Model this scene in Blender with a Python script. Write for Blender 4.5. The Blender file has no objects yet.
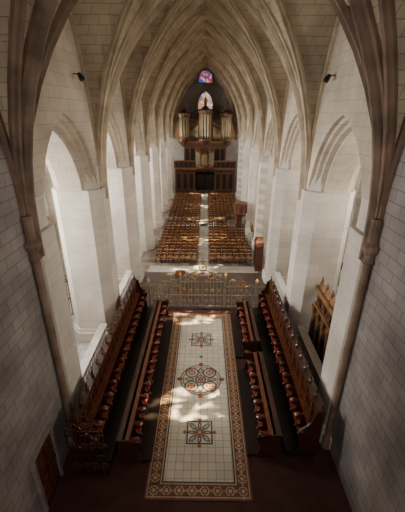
import bpy, math, random
from mathutils import Vector, Matrix
random.seed(4)
H=12.0
# ------------------------------------------------------------ materials
def newmat(name):
    m=bpy.data.materials.new(name); m.use_nodes=True
    nt=m.node_tree; b=nt.nodes['Principled BSDF']
    return m,nt,b
def plain(name,col,rough=.6,metal=0,var=.25,scale=3.0):
    m,nt,b=newmat(name)
    tc=nt.nodes.new('ShaderNodeTexCoord'); n=nt.nodes.new('ShaderNodeTexNoise'); n.inputs['Scale'].default_value=scale
    n.inputs['Detail'].default_value=5
    nt.links.new(tc.outputs['Object'],n.inputs['Vector'])
    r=nt.nodes.new('ShaderNodeValToRGB'); r.color_ramp.elements[0].position=.3; r.color_ramp.elements[1].position=.7
    r.color_ramp.elements[0].color=[c*(1-var) for c in col]+[1]; r.color_ramp.elements[1].color=[min(1,c*(1+var)) for c in col]+[1]
    nt.links.new(n.outputs['Fac'],r.inputs['Fac']); nt.links.new(r.outputs['Color'],b.inputs['Base Color'])
    b.inputs['Roughness'].default_value=rough; b.inputs['Metallic'].default_value=metal
    return m
def stone(name,c1,c2,mortar,bw=.75,bh=.38,msize=.012,rough=.85,floor=False,mott=.25,offset=.5):
    m,nt,b=newmat(name); L=nt.links
    g=nt.nodes.new('ShaderNodeNewGeometry'); s=nt.nodes.new('ShaderNodeSeparateXYZ'); L.new(g.outputs['Position'],s.inputs[0])
    cb=nt.nodes.new('ShaderNodeCombineXYZ')
    if floor:
        L.new(s.outputs['X'],cb.inputs['X']); L.new(s.outputs['Y'],cb.inputs['Y'])
    else:
        a=nt.nodes.new('ShaderNodeMath'); a.operation='ADD'; L.new(s.outputs['X'],a.inputs[0]); L.new(s.outputs['Y'],a.inputs[1])
        L.new(a.outputs[0],cb.inputs['X']); L.new(s.outputs['Z'],cb.inputs['Y'])
    br=nt.nodes.new('ShaderNodeTexBrick'); L.new(cb.outputs[0],br.inputs['Vector'])
    br.inputs['Scale'].default_value=1; br.inputs['Brick Width'].default_value=bw; br.inputs['Row Height'].default_value=bh
    br.inputs['Mortar Size'].default_value=msize; br.offset=offset
    br.inputs['Color1'].default_value=c1+(1,); br.inputs['Color2'].default_value=c2+(1,); br.inputs['Mortar'].default_value=mortar+(1,)
    n=nt.nodes.new('ShaderNodeTexNoise'); n.inputs['Scale'].default_value=.5; n.inputs['Detail'].default_value=8; L.new(g.outputs['Position'],n.inputs['Vector'])
    mr=nt.nodes.new('ShaderNodeMapRange'); mr.inputs[1].default_value=.3; mr.inputs[2].default_value=.7; mr.inputs[3].default_value=1-mott; mr.inputs[4].default_value=1+mott
    L.new(n.outputs['Fac'],mr.inputs[0])
    mx=nt.nodes.new('ShaderNodeVectorMath'); mx.operation='MULTIPLY'; L.new(br.outputs['Color'],mx.inputs[0]); L.new(mr.outputs[0],mx.inputs[1])
    L.new(mx.outputs[0],b.inputs['Base Color'])
    bp=nt.nodes.new('ShaderNodeBump'); bp.inputs['Strength'].default_value=.3; bp.inputs['Distance'].default_value=.02; bp.invert=True
    L.new(br.outputs['Fac'],bp.inputs['Height']); L.new(bp.outputs[0],b.inputs['Normal'])
    b.inputs['Roughness'].default_value=rough
    return m
def glass_colored(name,strength,cols,scale=3.5):
    m,nt,b=newmat(name); L=nt.links
    g=nt.nodes.new('ShaderNodeNewGeometry'); v=nt.nodes.new('ShaderNodeTexVoronoi'); v.inputs['Scale'].default_value=scale
    L.new(g.outputs['Position'],v.inputs['Vector'])
    s=nt.nodes.new('ShaderNodeSeparateColor'); L.new(v.outputs['Color'],s.inputs[0])
    r=nt.nodes.new('ShaderNodeValToRGB'); r.color_ramp.interpolation='CONSTANT'
    while len(r.color_ramp.elements)<len(cols): r.color_ramp.elements.new(.5)
    for i,c in enumerate(cols):
        r.color_ramp.elements[i].position=i/len(cols); r.color_ramp.elements[i].color=c+(1,)
    L.new(s.outputs[0],r.inputs[0]); L.new(r.outputs[0],b.inputs['Base Color']); L.new(r.outputs[0],b.inputs['Emission Color'])
    b.inputs['Emission Strength'].default_value=strength; b.inputs['Roughness'].default_value=.2
    return m
def pane_mat():  # blotchy transparency mask, added to break the sunlight into dapples
    m,nt,b=newmat('sun_dapple_mask'); L=nt.links
    g=nt.nodes.new('ShaderNodeNewGeometry'); n=nt.nodes.new('ShaderNodeTexNoise'); n.inputs['Scale'].default_value=2.0; n.inputs['Detail'].default_value=3
    L.new(g.outputs['Position'],n.inputs['Vector'])
    r=nt.nodes.new('ShaderNodeValToRGB'); r.color_ramp.elements[0].position=.50; r.color_ramp.elements[1].position=.58
    r.color_ramp.elements[0].color=(.03,.025,.02,1); r.color_ramp.elements[1].color=(1,.95,.85,1)
    L.new(n.outputs['Fac'],r.inputs[0]); t=nt.nodes.new('ShaderNodeBsdfTransparent'); L.new(r.outputs[0],t.inputs[0])
    L.new(t.outputs[0],nt.nodes['Material Output'].inputs['Surface'])
    return m
M={}
M['pane']=pane_mat()
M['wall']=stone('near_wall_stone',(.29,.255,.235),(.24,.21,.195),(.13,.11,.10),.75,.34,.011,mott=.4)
M['pier']=stone('pier_limestone',(.62,.56,.485),(.57,.51,.44),(.43,.38,.32),.9,.45,.009,mott=.2)
M['arcade']=stone('arcade_limestone',(.54,.46,.36),(.49,.415,.32),(.34,.285,.22),.8,.4,.009,mott=.28)
M['web']=stone('vault_web_stone',(.45,.37,.265),(.39,.32,.225),(.25,.20,.14),.7,.3,.012,mott=.35)
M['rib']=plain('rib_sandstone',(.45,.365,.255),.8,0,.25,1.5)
M['ribshade']=plain('rib_sandstone_shaded',(.20,.135,.092),.8,0,.4,1.5)  # same sandstone, dimmer light on the near ribs put into the colour
M['far']=stone('far_wall_stone',(.26,.235,.21),(.22,.2,.18),(.12,.11,.10),.8,.4,.012)
M['aisle']=stone('aisle_wall_plaster',(.46,.44,.40),(.42,.40,.36),(.3,.28,.26),1.0,.5,.012,mott=.35)
M['navefloor']=stone('nave_floor_slabs',(.26,.20,.15),(.08,.06,.05),(.06,.05,.045),.6,.6,.015,rough=.4,floor=True,offset=0)
M['crossfloor']=stone('crossing_floor_slabs',(.085,.06,.045),(.06,.042,.034),(.03,.02,.018),.6,.6,.015,rough=.45,floor=True,offset=0)
M['aislef']=stone('aisle_floor_slabs',(.42,.39,.35),(.30,.28,.26),(.15,.14,.14),.6,.6,.02,rough=.4,floor=True)
M['choirfloor']=plain('choir_red_brown_carpet',(.048,.015,.010),.9,0,.3,2)
M['tile']=stone('choir_pale_tiles',(.57,.52,.41),(.49,.45,.36),(.25,.22,.17),.3,.3,.010,rough=.3,floor=True,offset=0,mott=.15)
M['tilebrown']=plain('tile_brown',(.15,.05,.028),.35,0,.25,6)
M['tiledark']=plain('tile_dark',(.03,.03,.038),.35,0,.25,6)
M['tilecream']=plain('tile_cream',(.40,.31,.20),.35,0,.15,6)
M['tilegrey']=plain('tile_grey_green',(.10,.14,.12),.35,0,.25,6)
M['tilered']=plain('tile_red',(.28,.06,.035),.35,0,.25,6)
M['wood']=plain('stall_oak',(.045,.014,.007),.35,0,.4,4)
M['woodhi']=plain('stall_oak_highlight',(.13,.038,.016),.3,0,.4,5)  # brighter oak, highlights on rails and armrests put into the colour
M['seat']=plain('stall_seat_red',(.26,.035,.018),.5,0,.3,5)
M['wooddk']=plain('dark_oak',(.014,.008,.005),.5,0,.3,4)
M['organwood']=plain('organ_oak',(.10,.036,.017),.4,0,.35,2)
M['organlite']=plain('organ_gilded_trim',(.24,.12,.05),.4,.2,.3,2)
M['pipe']=plain('organ_pipe_tin',(.30,.23,.14),.35,.6,.2,1)
M['iron']=plain('wrought_iron',(.03,.028,.028),.5,.6,.2,4)
M['steel']=plain('polished_iron',(.40,.34,.26),.4,.3,.25,4)
M['gilt']=plain('gilded_iron',(.55,.34,.11),.35,.5,.25,4)
M['straw']=plain('chair_straw',(.30,.145,.05),.6,0,.5,.9)
M['chair']=plain('chair_wood',(.095,.033,.014),.45,0,.35,2)
M['white']=plain('white_stone',(.58,.55,.49),.6,0,.12,3)
M['palef']=stone('pale_floor_slabs',(.46,.42,.36),(.38,.35,.30),(.2,.18,.16),.72,.72,.015,rough=.4,floor=True,offset=0)
M['doorshade']=plain('painted_dark_interior',(.006,.006,.006),.9)  # near-black colour painting the shade inside the organ doorway
M['bronze']=plain('bronze',(.05,.07,.06),.45,.5,.3,5)
M['paint']=glass_colored('oil_painting',0,[(.10,.05,.03),(.2,.1,.05),(.04,.03,.03),(.3,.2,.12)],2.5)
M['stained']=glass_colored('stained_glass',.75,[(.6,.05,.05),(.06,.10,.5),(.7,.35,.3),(.35,.06,.25),(.6,.5,.55)],2.6)
M['stainedw']=glass_colored('stained_glass_pale',.9,[(.85,.6,.2),(.8,.8,.9),(.15,.18,.5),(.75,.35,.12)],3)
M['lead']=plain('window_lead',(.03,.03,.035),.6)

# ------------------------------------------------------------ mesh builder
class MB:
    def __init__(s): s.v=[];s.f=[];s.m=[];s.mats=[]
    def mi(s,k):
        if k not in s.mats: s.mats.append(k)
        return s.mats.index(k)
    def face(s,pts,k):
        b=len(s.v); s.v+= [tuple(p) for p in pts]; s.f.append(list(range(b,b+len(pts)))); s.m.append(s.mi(k))
    def add(s,v,f,k):
        b=len(s.v); s.v+=[tuple(p) for p in v]; i=s.mi(k)
        for q in f: s.f.append([a+b for a in q]); s.m.append(i)
    def box(s,x0,x1,y0,y1,z0,z1,k):
        x0,x1=min(x0,x1),max(x0,x1)
        v=[(x,y,z) for z in (z0,z1) for y in (y0,y1) for x in (x0,x1)]
        s.add(v,[(0,2,3,1),(4,5,7,6),(0,1,5,4),(2,6,7,3),(0,4,6,2),(1,3,7,5)],k)
    def bar(s,a,b,r,k,n=5,r2=None):
        a=Vector(a);b=Vector(b);t=(b-a).normalized(); u=t.orthogonal().normalized(); w=t.cross(u)
        if r2 is None:r2=r
        v=[];
        for p,rr in((a,r),(b,r2)):
            for i in range(n):
                q=2*math.pi*i/n; v.append(p+u*math.cos(q)*rr+w*math.sin(q)*rr)
        f=[(i,(i+1)%n,n+(i+1)%n,n+i) for i in range(n)]+[tuple(range(n))[::-1],tuple(range(n,2*n))]
        s.add(v,f,k)
    def tube(s,pts,r,k,n=5):
        for a,b in zip(pts[:-1],pts[1:]): s.bar(a,b,r,k,n)
    def rev(s,cx,cy,prof,k,n=12,a0=0,a1=2*math.pi,sx=1,sy=1):
        full=abs(a1-a0-2*math.pi)<1e-6; m=n if full else n+1
        v=[]
        for r,z in prof:
            for i in range(m):
                q=a0+(a1-a0)*i/n; v.append((cx+r*math.cos(q)*sx,cy+r*math.sin(q)*sy,z))
        f=[]
        for j in range(len(prof)-1):
            for i in range(n):
                i2=(i+1)%m; f.append((j*m+i,j*m+i2,(j+1)*m+i2,(j+1)*m+i))
        f.append(tuple(range(m))[::-1]); f.append(tuple(range((len(prof)-1)*m,len(prof)*m)))
        s.add(v,f,k)
    def prism(s,poly,z0,z1,k):
        n=len(poly); v=[(x,y,z0) for x,y in poly]+[(x,y,z1) for x,y in poly]
        s.add(v,[(i,(i+1)%n,n+(i+1)%n,n+i) for i in range(n)]+[tuple(range(n))[::-1],tuple(range(n,2*n))],k)
    def xprism(s,poly,x0,x1,k): # poly in (y,z)
        n=len(poly); v=[(x0,y,z) for y,z in poly]+[(x1,y,z) for y,z in poly]
        s.add(v,[(i,(i+1)%n,n+(i+1)%n,n+i) for i in range(n)]+[tuple(range(n))[::-1],tuple(range(n,2*n))],k)
    def yprism(s,poly,y0,y1,k): # poly in (x,z)
        n=len(poly); v=[(x,y0,z) for x,z in poly]+[(x,y1,z) for x,z in poly]
        s.add(v,[(i,(i+1)%n,n+(i+1)%n,n+i) for i in range(n)]+[tuple(range(n))[::-1],tuple(range(n,2*n))],k)
    def sweep(s,path,side,prof,center,k):
        P=[Vector(p) for p in path]; S=Vector(side).normalized(); C=Vector(center)
        n=len(prof); v=[]
        mid=len(P)//3; T=(P[mid+1]-P[mid-1]).normalized(); sg=1 if T.cross(S).dot(C-P[mid])>0 else -1
        for i,p in enumerate(P):
            T=(P[min(i+1,len(P)-1)]-P[max(i-1,0)]).normalized(); I=T.cross(S).normalized()*sg
            for a,b in prof: v.append(p+S*a+I*b)
        f=[]
        for j in range(len(P)-1):
            for i in range(n): f.append((j*n+i,j*n+(i+1)%n,(j+1)*n+(i+1)%n,(j+1)*n+i))
        s.add(v,f,k)
    def obj(s,name,smooth=False,parent=None):
        me=bpy.data.meshes.new(name); me.from_pydata(s.v,[],s.f)
        for k in s.mats: me.materials.append(M[k])
        me.polygons.foreach_set('material_index',s.m)
        if smooth: me.polygons.foreach_set('use_smooth',[True]*len(s.f))
        me.update(); o=bpy.data.objects.new(name,me); bpy.context.scene.collection.objects.link(o)
        if parent: o.parent=parent
        return o
# ------------------------------------------------------------ geometry constants
W=5.04; SPR=8.8; APX=18.2; RISE=APX-SPR
YS=[-3.6,2.7,9.0]+[16.2+6.6*i for i in range(7)]
def arch(t,w,rise):
    R=(w*w+rise*rise)/(2*w); c=R-w; x=abs(t)*w
    return math.sqrt(max(0,R*R-(x+c)**2))
def g(t): return arch(t,W,RISE)/RISE
N=24
TS=[math.sin(math.pi/2*(-1+2*i/N)) for i in range(N+1)]
# ---------- vault
mb=MB()
for b in range(9):
    yc=(YS[b]+YS[b+1])/2; n=20; hb=(YS[b+1]-YS[b])/2
    xs=[math.sin(math.pi/2*(-1+2*i/n)) for i in range(n+1)]
    v=[];f=[]
    for tx in xs:
        for ty in xs:
            v.append((W*tx,yc+hb*ty,SPR+RISE*max(g(tx),g(ty))+.03))
    for i in range(n):
        for j in range(n): f.append((i*(n+1)+j,(i+1)*(n+1)+j,(i+1)*(n+1)+j+1,i*(n+1)+j+1))
    mb.add(v,f,'web')
mb.obj('ceiling_vault')
mr=MB()
tr=[(-.21,-.1),(-.21,.08),(-.13,.12),(-.11,.2),(-.05,.32),(.05,.32),(.11,.2),(.13,.12),(.21,.08),(.21,-.1)]
dg=[(-.12,-.08),(-.12,.06),(-.06,.1),(-.04,.2),(.04,.2),(.06,.1),(.12,.06),(.12,-.08)]
ext=[8.0,8.3,8.6]
for i,y in enumerate(YS):
    k='ribshade' if i<=2 else 'rib'  # ribs nearest the camera take the shade-coloured copy
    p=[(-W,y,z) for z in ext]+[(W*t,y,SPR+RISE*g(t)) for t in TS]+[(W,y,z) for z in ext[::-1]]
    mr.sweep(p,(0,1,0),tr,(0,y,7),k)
for b in range(9):
    yc=(YS[b]+YS[b+1])/2; hb=(YS[b+1]-YS[b])/2
    for s in (1,-1):
        def half(kk,t0):
            p=[(W*t,yc+s*hb*t,SPR+RISE*g(t)) for t in TS if t*t0>=-1e-6]
            mr.sweep(p,(-s*hb,W,0),dg,(0,yc,6),kk)
        for t0 in(-1,1):
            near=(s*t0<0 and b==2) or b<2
            half('ribshade' if near else 'rib',t0)
        k='ribshade' if b<=1 else 'rib'
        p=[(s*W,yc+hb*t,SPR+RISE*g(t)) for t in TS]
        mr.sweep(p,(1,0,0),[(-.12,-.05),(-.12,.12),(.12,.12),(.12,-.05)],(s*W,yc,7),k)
    mr.rev(0,yc,[(.05,APX-.5),(.3,APX-.45),(.34,APX-.3),(.3,APX-.02)],k,10)
mr.obj('ceiling_ribs')
# ---------- arcade walls
def arcade(s,name):
    m=MB()
    A=8.2
    for b in range(9):
        y0,y1=YS[b],YS[b+1]; yc=(y0+y1)/2
        if b<2:
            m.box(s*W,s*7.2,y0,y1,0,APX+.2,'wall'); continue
        if b==2: yc+=.3
        st=[(5.04,2.85,3.75),(5.22,2.85,3.75),(5.24,2.70,3.6),(5.42,2.66,3.56),(5.44,2.52,3.42),(5.64,2.46,3.36),(5.66,2.3,3.2),(6.7,2.3,3.2),(6.72,2.7,3.56),(7.2,2.85,3.75)]
        cv=[]
        for x,a,r in st:
            cv.append([(s*x,yc+a*t,A+arch(t,a,r)) for t in TS])
        for c0,c1 in zip(cv[:-1],cv[1:]):
            for i in range(N): m.face([c0[i],c0[i+1],c1[i+1],c1[i]],'arcade')
        for c,x in((cv[0],5.04),(cv[-1],7.2)):
            for i in range(N):
                a,bb=c[i],c[i+1]; m.face([a,bb,(s*x,bb[1],APX+.2),(s*x,a[1],APX+.2)],'arcade')
            for ya,yb in((y0,yc-2.85),(yc+2.85,y1)): m.face([(s*x,ya,A-.2),(s*x,yb,A-.2),(s*x,yb,APX+.2),(s*x,ya,APX+.2)],'arcade')
    m.obj(name)
arcade(-1,'wall_left'); arcade(1,'wall_right')
def pier(s,y):
    m=MB(); first=y<10; y2=y+(.75 if first else 0); y1=y+(.62 if first else 0)
    k='pier'
    def octo(e): 
        p=[(4.85-e,-.5-e*.4),(5.37-e*.5,-1.02-e),(6.85+e*.5,-1.02-e),(7.3+e,-.5-e*.4),(7.3+e,.5+e*.4),(6.85+e*.5,1.02+e),(5.37-e*.5,1.02+e),(4.85-e,.5+e*.4)]
        return [(s*a,(y2 if b>0 else y1)+b) for a,b in p]
    m.prism(octo(0),0,8.6,k)
    m.prism(octo(.16),0,.6,k); m.prism(octo(.08),.6,.8,k)
    m.prism([(s*5.02,y1-.45),(s*5.5,y1-.9),(s*6.9,y1-.9),(s*6.9,y2+.9),(s*5.5,y2+.9),(s*5.02,y2+.45)],8.6,9.6,k)
    if first:
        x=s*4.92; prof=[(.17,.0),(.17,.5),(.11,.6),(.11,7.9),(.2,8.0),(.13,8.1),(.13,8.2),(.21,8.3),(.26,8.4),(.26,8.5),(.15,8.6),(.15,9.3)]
        m.rev(x,y-.14,prof,'ribshade',10)
    return m.obj('stone_pier')
for s in(-1,1):
    for y in YS[2:-1]: pier(s,y)
# ---------- aisles : outer wall with lancets, vault
XO=11.0; SILL=7.3; SPW=9.6
lights=[]
def aisle(s,side):
    m=MB(); A=8.6
    for b in range(2,9):
        y0,y1=YS[b],YS[b+1]; yc=(y0+y1)/2; hw=1.0; sill=SILL if s>0 else 5.2; sp=SPW; rs=1.8; hb=(y1-y0)/2
        for x in (XO,XO+.5):
            m.face([(s*x,y0,0),(s*x,yc-hw,0),(s*x,yc-hw,12.6),(s*x,y0,12.6)],'aisle')
            m.face([(s*x,yc+hw,0),(s*x,y1,0),(s*x,y1,12.6),(s*x,yc+hw,12.6)],'aisle')
            m.face([(s*x,yc-hw,0),(s*x,yc+hw,0),(s*x,yc+hw,sill),(s*x,yc-hw,sill)],'aisle')
            for i in range(N):
                ya,yb=yc+hw*TS[i],yc+hw*TS[i+1]; za,zb=sp+arch(TS[i],hw,rs),sp+arch(TS[i+1],hw,rs)
                m.face([(s*x,ya,za),(s*x,yb,zb),(s*x,yb,12.6),(s*x,ya,12.6)],'aisle')
                if x==XO: m.face([(s*x,ya,za),(s*x,yb,zb),(s*(x+.5),yb,zb),(s*(x+.5),ya,za)],'aisle')
        for q in(-hw,hw): m.face([(s*XO,yc+q,sill),(s*(XO+.5),yc+q,sill),(s*(XO+.5),yc+q,sp),(s*XO,yc+q,sp)],'aisle')
        m.face([(s*XO,yc-hw,sill),(s*XO,yc+hw,sill),(s*(XO+.5),yc+hw,sill),(s*(XO+.5),yc-hw,sill)],'aisle')
        n=12; xs=[math.sin(math.pi/2*(-1+2*i/n)) for i in range(n+1)]; v=[];f=[]
        for tx in xs:
            for ty in xs: v.append((s*(8.85+2.2*tx),yc+hb*ty,A+3.6*max(g(tx),g(ty))))
        for i in range(n):
            for j in range(n): f.append((i*(n+1)+j,(i+1)*(n+1)+j,(i+1)*(n+1)+j+1,i*(n+1)+j+1))
        m.add(v,f,'web')
        m.sweep([(s*(8.85+2.2*t),y0,A+3.6*g(t)) for t in TS],(0,1,0),dg,(s*8.85,y0,8),'rib')
        m.box(s*10.6,s*XO,y0-.3,y0+.3,0,A+.4,'aisle')
        lights.append((s,yc,sill))
    m.face([(s*7.2,YS[2]-.01,0),(s*11.5,YS[2]-.01,0),(s*11.5,YS[2]-.01,12.6),(s*7.2,YS[2]-.01,12.6)],'aisle')
    m.face([(s*7.2,YS[9],0),(s*11.5,YS[9],0),(s*11.5,YS[9],12.6),(s*7.2,YS[9],12.6)],'aisle')
    m.obj('wall_aisle_'+side)
aisle(-1,'left'); aisle(1,'right')
wi=0
for s,yc,sill in lights:
    wi+=1; m=MB(); x=s*(XO+.15)
    m.box(x-.07,x+.07,yc-.09,yc+.09,sill,10.2,'aisle')
    for q in (-.5,.5):
        m.tube([(x,yc+q+.45*t,9.5+arch(t,.45,.75)) for t in TS[::3]],.05,'aisle',4)
    z=sill+.7
    while z<9.6: m.bar((x,yc-1,z),(x,yc+1,z),.025,'lead',4); z+=.7
    m.face([(s*(XO+.44),a,b) for a,b in [(yc-1,sill)]+[(yc+t,SPW+arch(t,1,1.8)) for t in TS]+[(yc+1,sill)]],'pane')  # added mask outside the window lamp, dapples the sun
    m.obj('window_%d'%wi)
# ---------- end walls
m=MB(); ye=YS[9]
m.box(-7.3,7.3,ye,ye+.5,0,APX+.3,'far')
for z0,z1 in((4,4.3),(15.3,15.5)): m.box(-5,5,ye-.15,ye,z0,z1,'far')
m.obj('wall_far')
def lancet(m,xc,y,z0,sp,hw,rs,k,fr=.16,split=True):
    pts=[(xc+hw*t,sp+arch(t,hw,rs)) for t in TS]
    poly=[(xc-hw,z0)]+pts+[(xc+hw,z0)]
    m.face([(a,y,b) for a,b in poly],k)
    m.tube([(a,y-.03,b) for a,b in poly+[poly[0]]],fr,'far',6)
    if split:
        m.box(xc-.05,xc+.05,y-.08,y+.02,z0,sp+rs*.5,'far')
        for q in(-.5,.5): m.tube([(xc+hw*(q+.48*t),y-.04,sp-.1+arch(t,hw*.48,rs*.42)) for t in TS[::3]],.05,'far',4)
m=MB(); lancet(m,0,ye-.06,15.9,16.6,1.15,1.15,'stained'); m.obj('window_15')
m=MB(); lancet(m,0,ye-.06,12.3,13.0,1.25,2.0,'stainedw'); m.obj('window_16')
m=MB(); yb=YS[0]
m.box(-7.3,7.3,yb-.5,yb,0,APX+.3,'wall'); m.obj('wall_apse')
for i,xc in enumerate((-2.9,0,2.9)):
    m=MB(); lancet(m,xc,yb+.05,5,13,.95,2,'stainedw'); m.obj('window_%d'%(17+i))  # unseen glowing windows, added behind the camera to go with the fill
# ---------- floors
m=MB(); m.box(-5.6,5.6,-4,18.6,-.3,0,'choirfloor'); m.box(-5.6,5.6,18.6,24.0,-.3,0,'crossfloor'); m.box(-5.6,5.6,24.0,ye+.5,-.3,0,'navefloor')
for s in(-1,1): m.box(s*5.6,s*11.5,-4,ye+.5,-.3,0,'aislef')
m.obj('floor')
# ---------- tiled choir carpet
m=MB(); X0,X1,Y0,Y1=-1.88,1.82,6.8,18.0
cx=(X0+X1)/2
m.box(X0,X1,Y0,Y1,0,.03,'tilebrown')
def rect(x0,x1,y0,y1,z,k): m.face([(x0,y0,z),(x1,y0,z),(x1,y1,z),(x0,y1,z)],k)
rect(X0+.07,X1-.07,Y0+.07,Y1-.07,.033,'tilecream')
rect(X0+.11,X1-.11,Y0+.11,Y1-.11,.036,'tilebrown')
rect(X0+.50,X1-.50,Y0+.50,Y1-.50,.039,'tilecream')
rect(X0+.55,X1-.55,Y0+.55,Y1-.55,.042,'tiledark')
rect(X0+.60,X1-.60,Y0+.60,Y1-.60,.045,'tile')
def ring(x,y,r0,r1,z,k,n=20):
    for i in range(n):
        a,b=2*math.pi*i/n,2*math.pi*(i+1)/n
        m.face([(x+r0*math.cos(a),y+r0*math.sin(a),z),(x+r1*math.cos(a),y+r1*math.sin(a),z),(x+r1*math.cos(b),y+r1*math.sin(b),z),(x+r0*math.cos(b),y+r0*math.sin(b),z)],k)
def petal(x,y,ang,l0,l1,w,z,k):
    ca,sa=math.cos(ang),math.sin(ang); pts=[]
    for i in range(12):
        q=2*math.pi*i/12; u=(l0+l1)/2+(l1-l0)/2*math.cos(q); v=w*math.sin(q)
        pts.append((x+u*ca-v*sa,y+u*sa+v*ca,z))
    m.face(pts,k)
def motif(x,y,d):
    ring(x,y,.12,.165,.040,'tilecream',14); petal(x,y,0,-.07,.07,.07,.041,'tilecream')
    for q in(-1,1):
        petal(x+(q*.21 if d else 0),y+(0 if d else q*.21),0,-.05,.05,.05,.040,'tilecream')
        petal(x+(0 if d else q*.15),y+(q*.15 if d else 0),0,-.03,.03,.03,.0405,'tiledark')
ny=26
for i in range(ny):
    y=Y0+.3+(Y1-Y0-.6)*i/(ny-1)
    for x in(X0+.305,X1-.305): motif(x,y,False)
nx=8
for i in range(1,nx-1):
    x=X0+.305+(X1-X0-.61)*i/(nx-1)
    for y in(Y0+.3,Y1-.3): motif(x,y,True)
def medal(yc,R,kind):
    z=.047
    if kind:
        ring(cx,yc,R*.93,R,z,'tilegrey',32); ring(cx,yc,R*.82,R*.87,z,'tilered',32)
        for i in range(4):
            a=math.pi/4+i*math.pi/2; px,py=cx+R*.62*math.cos(a),yc+R*.62*math.sin(a)
            ring(px,py,R*.27,R*.34,z+.001,'tiledark',20); ring(px,py,0.01,R*.2,z+.001,'tilered',16)
            for j in range(4): petal(px,py,a+j*math.pi/2,.02,R*.18,R*.05,z+.003,'tilecream')
            a=i*math.pi/2; petal(cx,yc,a,R*.3,R*.8,R*.13,z+.001,'tilegrey'); petal(cx,yc,a,R*.4,R*.7,R*.06,z+.003,'tilecream')
            petal(cx+R*1.0*math.cos(a),yc+R*1.0*math.sin(a),a,-.12*R,.16*R,.12*R,z+.004,'tilebrown')
        ring(cx,yc,R*.2,R*.27,z+.002,'tiledark',20)
        for j in range(8): petal(cx,yc,j*math.pi/4,.02,R*.19,R*.045,z+.003,'tilered')
    else:
        for i in range(4):
            a=i*math.pi/2+math.pi/4; b=a+math.pi/2
            p=[(cx+R*q*math.cos(c),yc+R*q*math.sin(c),z) for q,c in((1.1,a),(1.1,b),(.98,b),(.98,a))]; m.face(p,'tiledark')
            petal(cx,yc,a,R*.2,R*.88,R*.16,z+.001,'tilegrey'); petal(cx,yc,a,R*.4,R*.75,R*.07,z+.002,'tilecream')
            petal(cx,yc,i*math.pi/2,R*.15,R*.72,R*.12,z+.001,'tiledark'); petal(cx,yc,i*math.pi/2,R*.3,R*.62,R*.05,z+.002,'tilecream')
            petal(cx,yc,i*math.pi/2,R*.78,R*1.0,R*.12,z+.002,'tilered')
        ring(cx,yc,.02,R*.24,z+.003,'tilered',16); ring(cx,yc,.01,R*.1,z+.004,'tilecream',12)
medal(12.25,1.0,True); medal(9.35,.68,False); medal(15.3,.72,False)
for y in(10.75,13.85): 
    petal(cx,y,0,-.1,.1,.1,.047,'tilegrey')
m.obj('floor_tile_carpet')
# ---------- choir stalls
def stalls(name,s,xb,y0,y1,zp,backh,depth=.62,pitch=.66,platw=None):
    """xb: |x| of the back panel; seats face the centre line"""
    m=MB()
    def X(a): return s*a
    def bx(a0,a1,y0_,y1_,z0,z1,k): m.box(X(a0),X(a1),y0_,y1_,z0,z1,k)
    n=int((y1-y0)/pitch); p=(y1-y0)/n
    xf=xb-depth
    bx(xf-.40,xb+.1,y0,y1,0,zp,'wooddk')
    bx(xb,xb+.08,y0,y1,zp,zp+backh,'wood')
    bx(xb-.1,xb+.2,y0-.05,y1+.05,zp+backh,zp+backh+.08,'wood')
    bx(xb-.05,xb+.14,y0,y1,zp+backh-.18,zp+backh-.1,'woodhi')
    bx(xb-.26,xb,y0,y1,zp+1.02,zp+1.08,'woodhi')
    for i in range(n+1):
        y=y0+p*i
        poly=[(xb,0),(xf+.1,0),(xf+.12,.35),(xf+.02,.5),(xf+.22,.62),(xf+.26,.8),(xf+.05,.92),(xf+.0,1.0),(xf+.08,1.06),(xb,1.06)]
        v=[(X(a),y-.035,zp+b) for a,b in poly]+[(X(a),y+.035,zp+b) for a,b in poly]; k=len(poly)
        m.add(v,[(j,(j+1)%k,k+(j+1)%k,k+j) for j in range(k)]+[tuple(range(k))[::-1],tuple(range(k,2*k))],'wood')
        m.rev(X(xf+.08),y,[(.03,zp+1.03),(.1,zp+1.06),(.12,zp+1.1),(.06,zp+1.15)],'woodhi',8)
        m.rev(X(xf+.1),y,[(.03,zp+.5),(.075,zp+.56),(.03,zp+.62)],'woodhi',6)
        if backh>1.5:
            bx(xb-.07,xb,y-.04,y+.04,zp+1.08,zp+backh-.1,'woodhi')
            m.rev(X(xb+.04),y,[(.05,zp+backh+.08),(.09,zp+backh+.16),(.03,zp+backh+.24),(.05,zp+backh+.3),(.01,zp+backh+.4)],'wood',6)
        if i<n:
            bx(xf+.12,xb,y+.04,y+p-.04,zp+.40,zp+.47,'seat')
            bx(xb-.04,xb,y+.05,y+p-.05,zp+.5,zp+.98,'seat')
            bx(xf+.25,xf+.45,y+.2,y+p-.2,zp+.25,zp+.40,'wood')
            if backh>1.5:
                m.tube([(X(xb-.03),y+p/2+(p/2-.06)*t,zp+backh-.55+arch(t,.27,.3)) for t in TS[::4]],.025,'woodhi',4)
                bx(xb-.03,xb,y+.14,y+p-.14,zp+1.2,zp+backh-.7,'wooddk')
    for y in(y0-.08,y1):
        poly=[(xf-.05,0),(xb+.12,0),(xb+.12,backh),(xb-.2,backh),(xb-.3,min(backh,1.5)),(xf+.05,1.2),(xf-.1,1.0),(xf+.02,.6)]
        v=[(X(a),y,zp+b) for a,b in poly]+[(X(a),y+.08,zp+b) for a,b in poly]; k=len(poly)
        m.add(v,[(j,(j+1)%k,k+(j+1)%k,k+j) for j in range(k)]+[tuple(range(k))[::-1],tuple(range(k,2*k))],'wood')
    return m.obj(name)
stalls('choir_stalls',-1,4.25,7.9,18.2,.35,1.95)
stalls('choir_stalls',1,4.25,8.4,18.2,.35,1.95)
stalls('choir_stalls',-1,2.8,8.1,17.6,.12,1.0,.6)
stalls('choir_stalls',1,2.8,8.4,12.9,.12,1.0,.6)
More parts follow.
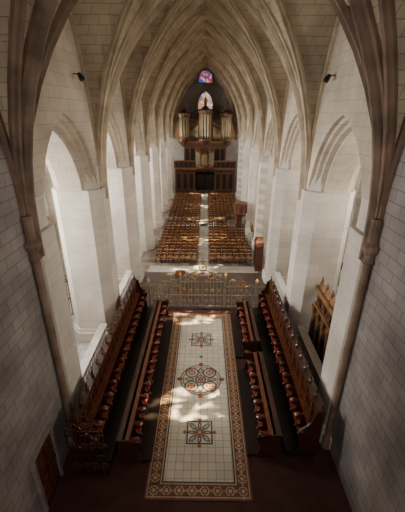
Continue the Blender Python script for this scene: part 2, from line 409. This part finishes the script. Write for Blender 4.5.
stalls('choir_stalls',1,2.8,13.8,17.6,.12,1.0,.6)
# ---------- iron gate closing the left stalls
def scroll(m,x,y,z,r,k,flip=1,th=.02):
    pts=[]
    for i in range(15):
        a=i/14*2.6*math.pi; q=r*(1-i/14*.75); pts.append((x+flip*q*math.cos(a),y,z+q*math.sin(a)))
    m.tube(pts,th,k,4)
m=MB(); y=7.55
for i in range(9): m.bar((-4.45+i*.15,y,0),(-4.45+i*.15,y,2.3),.018,'wood',4)
for z in(.1,1.1,2.1,2.3): m.bar((-4.5,y,z),(-3.2,y,z),.03,'wood',4)
for i in range(4):
    for z in(.6,1.6): scroll(m,-4.3+i*.32,y,z,.17,'woodhi',1 if i%2 else -1)
for i in range(3): scroll(m,-4.2+i*.36,y,2.52,.2,'woodhi',1 if i%2 else -1)
m.obj('iron_gate')
# ---------- choir screen
m=MB(); y=18.75
def grille(x0,x1,z1,k='steel'):
    n=max(2,int(abs(x1-x0)/.2))
    for i in range(n+1):
        x=x0+(x1-x0)*i/n; m.bar((x,y,0),(x,y,z1),.017,k,4)
        m.rev(x,y,[(.01,z1),(.04,z1+.06),(.005,z1+.2)],'gilt',4)
    for z in(.12,.95,z1): m.bar((x0,y,z),(x1,y,z),.035,k,4)
    for i in range(int(abs(x1-x0)/.4)):
        scroll(m,min(x0,x1)+.2+i*.4,y,.5,.15,k,-1,.02); scroll(m,min(x0,x1)+.2+i*.4,y,1.3,.13,'gilt',1,.016)
for s in(-1,1):
    grille(s*3.45,s*1.5,1.6); grille(s*1.4,s*.04,1.95)
    for x in(3.5,1.45):
        h=2.35 if x<3 else 1.9
        m.box(s*x-.06,s*x+.06,y-.06,y+.06,0,h,'steel'); m.rev(s*x,y,[(.03,h),(.11,h+.12),(.02,h+.3)],'gilt',6)
    scroll(m,s*1.0,y,2.25,.26,'steel',s,.032); scroll(m,s*.5,y,2.35,.32,'gilt',-s,.032); scroll(m,s*1.9,y,1.9,.24,'steel',s,.03); scroll(m,s*2.6,y,1.84,.2,'gilt',-s,.028)
    m.tube([(s*(1.45-1.4*i/8),y,2.15+.6*math.sin(i/8*math.pi/2)) for i in range(9)],.035,'steel',4)
    n=6
    for i in range(n+1): m.bar((s*(3.5+i*.18),y,0),(s*(3.5+i*.18),y,1.6),.014,'steel',4)
    for z in(.12,.95,1.6): m.bar((s*3.5,y,z),(s*4.6,y,z),.026,'steel',4)
m.tube([(.24*math.cos(a*math.pi/8),y,3.0+.24*math.sin(a*math.pi/8)) for a in range(17)],.035,'gilt',4); m.bar((0,y,2.7),(0,y,3.6),.035,'steel',4); m.bar((-.2,y,3.4),(.2,y,3.4),.035,'gilt',4)
m.obj('choir_screen')
# ---------- nave chairs
m=MB()
def chair(x,y):
    j=random.uniform(-.04,.04); x+=j; y+=random.uniform(-.05,.05)
    for a in(-.19,.19):
        m.box(x+a-.02,x+a+.02,y-.2,y-.16,0,.44,'chair')
        m.box(x+a-.02,x+a+.02,y+.16,y+.2,0,.95,'chair')
    m.box(x-.22,x+.22,y-.22,y+.2,.42,.47,'straw')
    m.box(x-.21,x+.21,y+.16,y+.19,.84,.94,'chair'); m.box(x-.21,x+.21,y+.165,y+.185,.66,.72,'chair')
    m.box(x-.19,x+.19,y-.19,y-.17,.2,.24,'chair')
rows=[]; y=26.0
while y<51.2:
    if not(35.8<y<36.9): rows.append(y)
    y+=.84
for y in rows:
    for i in range(7):
        for s in(-1,1):
            xx=s*(.78+i*.53)
            if s>0 and i>=4 and 33.7<y<37.8: continue
            chair(xx,y)
m.obj('church_chairs')
m=MB(); m.box(-.42,.42,25.2,51.6,0,.006,'palef'); m.box(-4.4,4.4,35.85,36.75,0,.006,'aislef'); m.box(-4.5,4.5,24.0,25.2,0,.006,'palef'); m.obj('floor_central_aisle')
# ---------- balustrades
def balustrade(p0,p1,h=1.05):
    m=MB(); a=Vector(p0+(0,));b=Vector(p1+(0,)); d=b-a; L=d.length; t=d/L; nrm=Vector((-t.y,t.x,0))
    def slab(z0,z1,w):
        q=[a-nrm*w,b-nrm*w,b+nrm*w,a+nrm*w]; m.prism([(c.x,c.y) for c in q],z0,z1,'white')
    slab(0,.2,.17); slab(h-.14,h,.17); slab(h,h+.03,.2)
    n=int(L/.3)
    for i in range(n):
        c=a+t*(L*(i+.5)/n)
        m.rev(c.x,c.y,[(.08,.2),(.08,.26),(.04,.3),(.1,.48),(.05,.72),(.04,.8),(.08,.84),(.08,h-.14)],'white',8)
    m.obj('stone_balustrade')
for s in(-1,1):
    balustrade((s*5.4,YS[2]+2.0),(s*5.4,YS[3]-1.25),1.3); balustrade((s*5.4,YS[3]+1.25),(s*5.4,YS[4]-1.25),1.3)
balustrade((-10.4,15.9),(-7.7,15.9))
# ---------- painting and chapel grille in left aisle
m=MB()
m.box(-10.97,-10.88,20.4,22.2,2.5,5.2,'organlite'); m.box(-10.88,-10.85,20.6,22.0,2.7,5.0,'paint'); m.obj('framed_painting')
m=MB(); 
for i in range(20): m.bar((-10.5+i*.14,17.6,0),(-10.5+i*.14,17.6,2.6),.02,'iron',4)
for z in(.1,1.3,2.5): m.bar((-10.6,17.6,z),(-7.6,17.6,z),.03,'iron',4)
for i in range(7): scroll(m,-10.3+i*.4,17.6,2.75,.2,'iron',1 if i%2 else -1)
m.obj('chapel_grille')
# ---------- carved chapel screen on the right + statue
m=MB(); x=6.0; ya,yb_=11.1,14.9
m.box(x,x+.25,ya,yb_,0,3.6,'organwood'); m.box(x-.15,x+.4,ya-.1,yb_+.1,3.6,3.85,'organlite'); m.box(x-.1,x+.35,ya-.1,yb_+.1,0,.4,'wooddk'); m.box(x-.1,x+.3,ya-.05,yb_+.05,2.75,2.87,'organlite')
for i in range(6):
    yy=ya+.1+(yb_-ya-.2)*i/5
    m.rev(x-.1,yy,[(.12,.4),(.08,.6),(.07,2.3),(.12,2.55),(.14,2.75)],'organlite',8)
    m.rev(x+.1,yy,[(.1,3.85),(.14,3.95),(.05,4.05),(.1,4.2),(.01,4.5)],'organlite',8)
    if i<5:
        yc=yy+(yb_-ya-.2)/10
        m.xprism([(yc-.24,.8)]+[(yc+.24*t,1.95+arch(t,.24,.38)) for t in TS[::3]]+[(yc+.24,.8)],x-.04,x,'wooddk')
        m.tube([(x-.06,yc+.28*t,1.95+arch(t,.28,.46)) for t in TS[::3]],.03,'organlite',4)
        m.box(x-.04,x,yc-.24,yc+.24,2.97,3.5,'wooddk'); m.tube([(x-.06,yc+.15*math.cos(a*math.pi/5),3.23+.18*math.sin(a*math.pi/5)) for a in range(11)],.03,'organlite',4)
        m.yprism([(x+.0,3.85),(x+.2,3.85),(x+.1,4.15)],yc-.25,yc+.25,'organlite')
m.obj('carved_chapel_screen')
def statue(name,x,y,z,hh,k,ped,kp='white'):
    m=MB(); m.rev(x,y,[(.34,0),(.34,.25),(.24,.35),(.24,z-.25),(.34,z-.12),(.34,z)],kp,8) if ped else None
    q=hh/1.7
    m.rev(x,y,[(.30*q,z),(.27*q,z+.2*q),(.22*q,z+.7*q),(.19*q,z+.98*q),(.24*q,z+1.25*q),(.21*q,z+1.38*q),(.07*q,z+1.45*q),(.06*q,z+1.5*q),(.1*q,z+1.56*q),(.105*q,z+1.64*q),(.06*q,z+1.74*q),(.01,z+1.76*q)],k,12,sy=.8)
    for s in(-1,1):
        m.bar((x+s*.23*q,y,z+1.32*q),(x+s*.3*q,y-.05,z+1.0*q),.075*q,k,6,.06*q); m.bar((x+s*.3*q,y-.05,z+1.0*q),(x+s*.08*q,y-.28*q,z+1.08*q),.06*q,k,6,.04*q)
    for i in range(7):
        a=-math.pi*i/6; m.bar((x+.18*q*math.cos(a),y+.15*q*math.sin(a),z+.95*q),(x+.29*q*math.cos(a),y+.25*q*math.sin(a),z+.02),.025*q,k,4)
    return m.obj(name,True)
statue('saint_statue',8.0,16.4,3.0,1.9,'bronze',True)
# ---------- pulpit
m=MB(); x,y=3.95,34.6
m.rev(x,y,[(.1,1.2),(.25,1.4),(.7,1.9),(.75,2.0),(.7,2.1),(.7,2.9),(.8,3.0),(.8,3.1)],'organwood',8)
m.rev(x,y,[(.3,0),(.25,.2),(.12,.4),(.12,1.3)],'organwood',8)
for i in range(8):
    a=(i+.5)*math.pi/4; m.bar((x+.72*math.cos(a),y+.72*math.sin(a),2.05),(x+.72*math.cos(a),y+.72*math.sin(a),2.95),.05,'organlite',5)
for i in range(7): m.box(x-.3,x+.3,y+.8+i*.25,y+1.05+i*.25,0,2.0-i*.28,'organwood')
m.obj('pulpit')
# ---------- confessional / side altar at right of nave
m=MB(); x0,y0=4.27,26.9
m.box(x0,x0+.55,y0-2.6,y0-1.25,0,2.2,'organwood'); m.xprism([(y0-2.7,2.2),(y0-1.2,2.2),(y0-1.95,2.8)],x0-.06,x0+.55,'organwood')
for i in range(2): m.box(x0-.03,x0,y0-2.5+i*.6,y0-2.05+i*.6,.3,2.0,'wooddk')
m.obj('confessional')
m=MB(); m.box(4.3,4.85,30.9,32.0,0,1.0,'white'); m.box(4.26,4.87,30.8,32.1,1.0,1.08,'white'); m.box(4.7,4.85,30.9,32.0,1.08,1.8,'organlite'); m.obj('side_altar')
def candle(x,y):
    m=MB(); m.rev(x,y,[(.22,0),(.2,.06),(.05,.12),(.03,.3),(.06,.5),(.03,.7),(.03,1.2),(.14,1.25),(.14,1.28),(.03,1.3),(.03,1.7),(.01,1.72)],'organlite',10); m.obj('candle_stand')
candle(-2.4,20.0); candle(2.6,20.0)
m=MB(); m.box(-2.0,-1.3,20.9,21.4,0,.06,'woodhi'); m.box(-1.7,-1.6,21.1,21.2,.06,1.15,'woodhi'); m.xprism([(20.85,1.1),(21.4,1.4),(21.4,1.46),(20.85,1.16)],-2.0,-1.3,'woodhi'); m.obj('lectern')
# ---------- door
m=MB(); x=-W+.01; a=6.35
m.box(x,x+.12,a,a+.12,0,2.4,'wall'); m.box(x,x+.12,a+1.2,a+1.32,0,2.4,'wall'); m.box(x,x+.12,a,a+1.32,2.4,2.52,'wall')
m.box(x,x+.05,a+.12,a+1.2,0,2.4,'wood')
for z in(.2,1.3): 
    for yy in(a+.2,a+.7): m.box(x+.05,x+.08,yy,yy+.38,z,z+.95,'woodhi')
m.rev(x+.1,a+1.1,[(.03,1.2),(.045,1.25),(.03,1.3)],'iron',8)
m.obj('door_1')
# ---------- flood lamps on the clerestory
for s in(-1,1):
    m=MB(); x,y,z=s*4.6,14.4,13.2
    m.box(s*5.04,s*4.8,y-.03,y+.03,z+.1,z+.14,'iron')
    m.bar((s*4.85,y,z+.13),(s*4.7,y-.06,z-.07),.07,'iron',10,.12); m.bar((s*4.7,y-.06,z-.07),(s*4.694,y-.063,z-.08),.1,'iron',10)
    m.obj('wall_floodlight')
# ---------- organ
m=MB(); yf=52.8; yw=ye-.2
for s in(-1,1):
    m.box(s*1.5,s*4.75,yf+.3,yw,0,3.7,'organwood')
    for i in range(3):
        a=1.75+i*1.0; m.box(s*a,s*(a+.75),yf+.24,yf+.3,.5,3.1,'organlite'); m.box(s*(a+.08),s*(a+.67),yf+.2,yf+.25,.6,3.0,'wooddk')
    for a in(1.6,2.62,4.6): m.rev(s*a,yf+.15,[(.16,0),(.16,.3),(.11,.4),(.1,3.2),(.17,3.45),(.17,3.7)],'organwood',8)
m.box(-1.5,1.5,yf+2.2,yw,0,3.7,'doorshade'); m.box(-1.5,1.5,yf+.3,yf+2.2,3.3,3.7,'organwood')  # solid block coloured as the shade within the opening
m.box(-1.3,-.1,yf+2.0,yf+2.2,0,2.6,'wooddk'); m.box(.1,1.3,yf+2.0,yf+2.2,0,2.6,'wooddk')
m.box(-4.85,4.85,yf-.2,yw,3.7,3.95,'organlite')
m.box(-4.85,4.85,yf-.15,yf,3.95,4.95,'organwood'); m.box(-4.9,4.9,yf-.2,yf+.05,4.95,5.08,'organlite')
for i in range(13):
    a=-4.6+i*.72; 
    if abs(a+.25)>1.3: m.box(a,a+.5,yf-.19,yf-.15,4.1,4.8,'wooddk')
m.rev(0,yf-.1,[(.3,3.3),(1.3,3.9),(1.35,4.3),(1.3,4.4)],'organwood',12,math.pi,2*math.pi)
m.box(-1.3,1.3,yf-.6,yf,4.1,6.0,'organwood')
for c,r,z1 in((-1.0,.32,6.6),(1.0,.32,6.6),(0,.4,6.2)):
    for j in range(7):
        a=math.pi+math.pi*j/6; m.bar((c+r*math.cos(a),yf-.6+r*math.sin(a),4.6),(c+r*math.cos(a),yf-.6+r*math.sin(a),z1-.2),.08,'pipe',6)
    m.rev(c,yf-.6,[(r,4.2),(r+.1,4.4),(r+.1,4.6)],'organlite',10); m.rev(c,yf-.6,[(r+.1,z1-.25),(r+.15,z1),(.1,z1+.25)],'organlite',10)
for i in range(4):
    for s in(-1,1): m.bar((s*(.42+i*.1),yf-.68,4.6),(s*(.42+i*.1),yf-.68,5.5),.045,'pipe',6)
m.box(-3.3,3.3,yf+.9,yw,3.95,7.4,'organwood')
for a in(-2.8,-1.9,-1.0,1.0,1.9,2.8): m.box(a-.4,a+.4,yf+.85,yf+.9,4.6,6.9,'organlite'); m.box(a-.33,a+.33,yf+.82,yf+.86,4.7,6.8,'wooddk')
m.yprism([(-3.3,6.9),(3.3,6.9),(4.1,7.6),(-4.1,7.6)],yf+.8,yw,'organwood'); m.box(-4.15,4.15,yf+.65,yw,7.6,7.85,'organlite')
m.box(-4.0,4.0,yf+1.2,yw,7.85,11.0,'organwood')
m.box(-1.2,1.2,yf+1.2,yw,11.0,11.8,'organwood')
def tower(c,r,z0,z1,n):
    for j in range(n):
        a=math.pi+math.pi*j/(n-1); px,py=c+r*math.cos(a),yf+1.1+r*math.sin(a)
        m.bar((px,py,z0+.3),(px,py,z0+.75),.04,'pipe',8,r*.2); m.bar((px,py,z0+.75),(px,py,z1-.15),r*.2,'pipe',8)
    m.rev(c,yf+1.1,[(r-.1,z0),(r-.1,z1)],'wooddk',12)
    m.rev(c,yf+1.1,[(.15,z0-.9),(r*.6,z0-.5),(r+.12,z0),(r+.2,z0+.1),(r+.2,z0+.3)],'organwood',12)
    m.rev(c,yf+1.1,[(r+.12,z1-.45),(r+.2,z1-.2),(r+.3,z1),(r+.3,z1+.15),(r*.8,z1+.3),(r*.5,z1+.6),(.12,z1+.8)],'organwood',12)
    m.rev(c,yf+1.1,[(r+.22,z1-.24),(r+.32,z1-.1),(r+.32,z1+.05)],'organlite',12)
    for q in(-1,1): m.box(c+q*(r+.12)-.07,c+q*(r+.12)+.07,yf+.8,yf+1.2,z0,z1,'organlite')
tower(-3.2,.64,7.85,11.7,7); tower(3.2,.64,7.85,11.7,7); tower(0,.82,7.85,12.1,7)
for s in(-1,1):
    for i in range(8):
        xx=s*(1.15+i*.17); top=10.5-.12*i; m.bar((xx,yf+1.12,8.1),(xx,yf+1.12,8.4),.02,'pipe',6,.065); m.bar((xx,yf+1.12,8.4),(xx,yf+1.12,top-.4),.065,'pipe',6)
    m.tube([(s*(1.05+1.4*i/8),yf+1.05,10.2-.7*math.sin(i/8*math.pi/2)+.5) for i in range(9)],.14,'organlite',6)
    m.yprism([(s*3.9,7.85),(s*4.5,8.3),(s*4.7,9.0),(s*4.3,9.6),(s*4.2,10.3),(s*3.9,10.6)],yf+1.3,yf+1.5,'organlite')
    q=3.2*s; m.rev(q,yf+1.1,[(.22,12.4),(.14,12.9),(.2,13.2),(.06,13.3),(.1,13.45),(.01,13.6)],'organlite',8)
m.rev(0,yf+1.1,[(.26,12.9),(.16,13.4),(.22,13.7),(.07,13.8),(.12,13.95),(.01,14.15)],'organlite',8)
m.obj('pipe_organ')
# ------------------------------------------------------------ lights
def area(name,loc,rot,sx,sy,p,col):
    l=bpy.data.lights.new(name,'AREA'); l.shape='RECTANGLE'; l.size=sx; l.size_y=sy; l.energy=p; l.color=col
    o=bpy.data.objects.new(name,l); o.location=loc; o.rotation_euler=rot; bpy.context.scene.collection.objects.link(o); return o
for s,yc,sill in lights:
    pw=1850 if s<0 else 820
    if yc>40: pw*=.75
    area('window_daylight',(s*(XO+.36),yc,(sill+10.9)/2),(0,s*math.pi/2,0),10.9-sill,1.95,pw,(1,.945,.86) if s>0 else (1,.975,.94))
for xc in(-2.9,0,2.9):
    area('apse_fill_light',(xc,yb+.25,9.5),(math.pi/2,0,0),1.8,8,140,(1,.93,.86))  # added fill from behind the camera, brightens the pier fronts
su=bpy.data.lights.new('sun','SUN'); su.energy=50; su.angle=.012; su.color=(1,.86,.64)
so=bpy.data.objects.new('sun',su); bpy.context.scene.collection.objects.link(so)
d=Vector((-1,-.15,-.78)); so.rotation_euler=d.to_track_quat('-Z','Y').to_euler()
w=bpy.data.worlds.new('sky'); bpy.context.scene.world=w; w.use_nodes=True
nt=w.node_tree; bg=nt.nodes['Background']; bg.inputs[0].default_value=(.6,.75,1,1); bg.inputs[1].default_value=1.5
# ------------------------------------------------------------ camera
cd=bpy.data.cameras.new('camera'); co=bpy.data.objects.new('camera',cd); bpy.context.scene.collection.objects.link(co)
cd.sensor_fit='VERTICAL'; cd.sensor_height=24; cd.lens=328/512*24; cd.clip_start=.05; cd.clip_end=300
n_=Vector((3.5,144,-328)).normalized(); u_=Vector((5.5,748,328)); u_=(u_-n_*u_.dot(n_)).normalized(); x_=n_.cross(u_)
R=Matrix((x_,n_,u_)).to_4x4(); co.matrix_world=Matrix.Translation((.1,0,H))@R
bpy.context.scene.camera=co
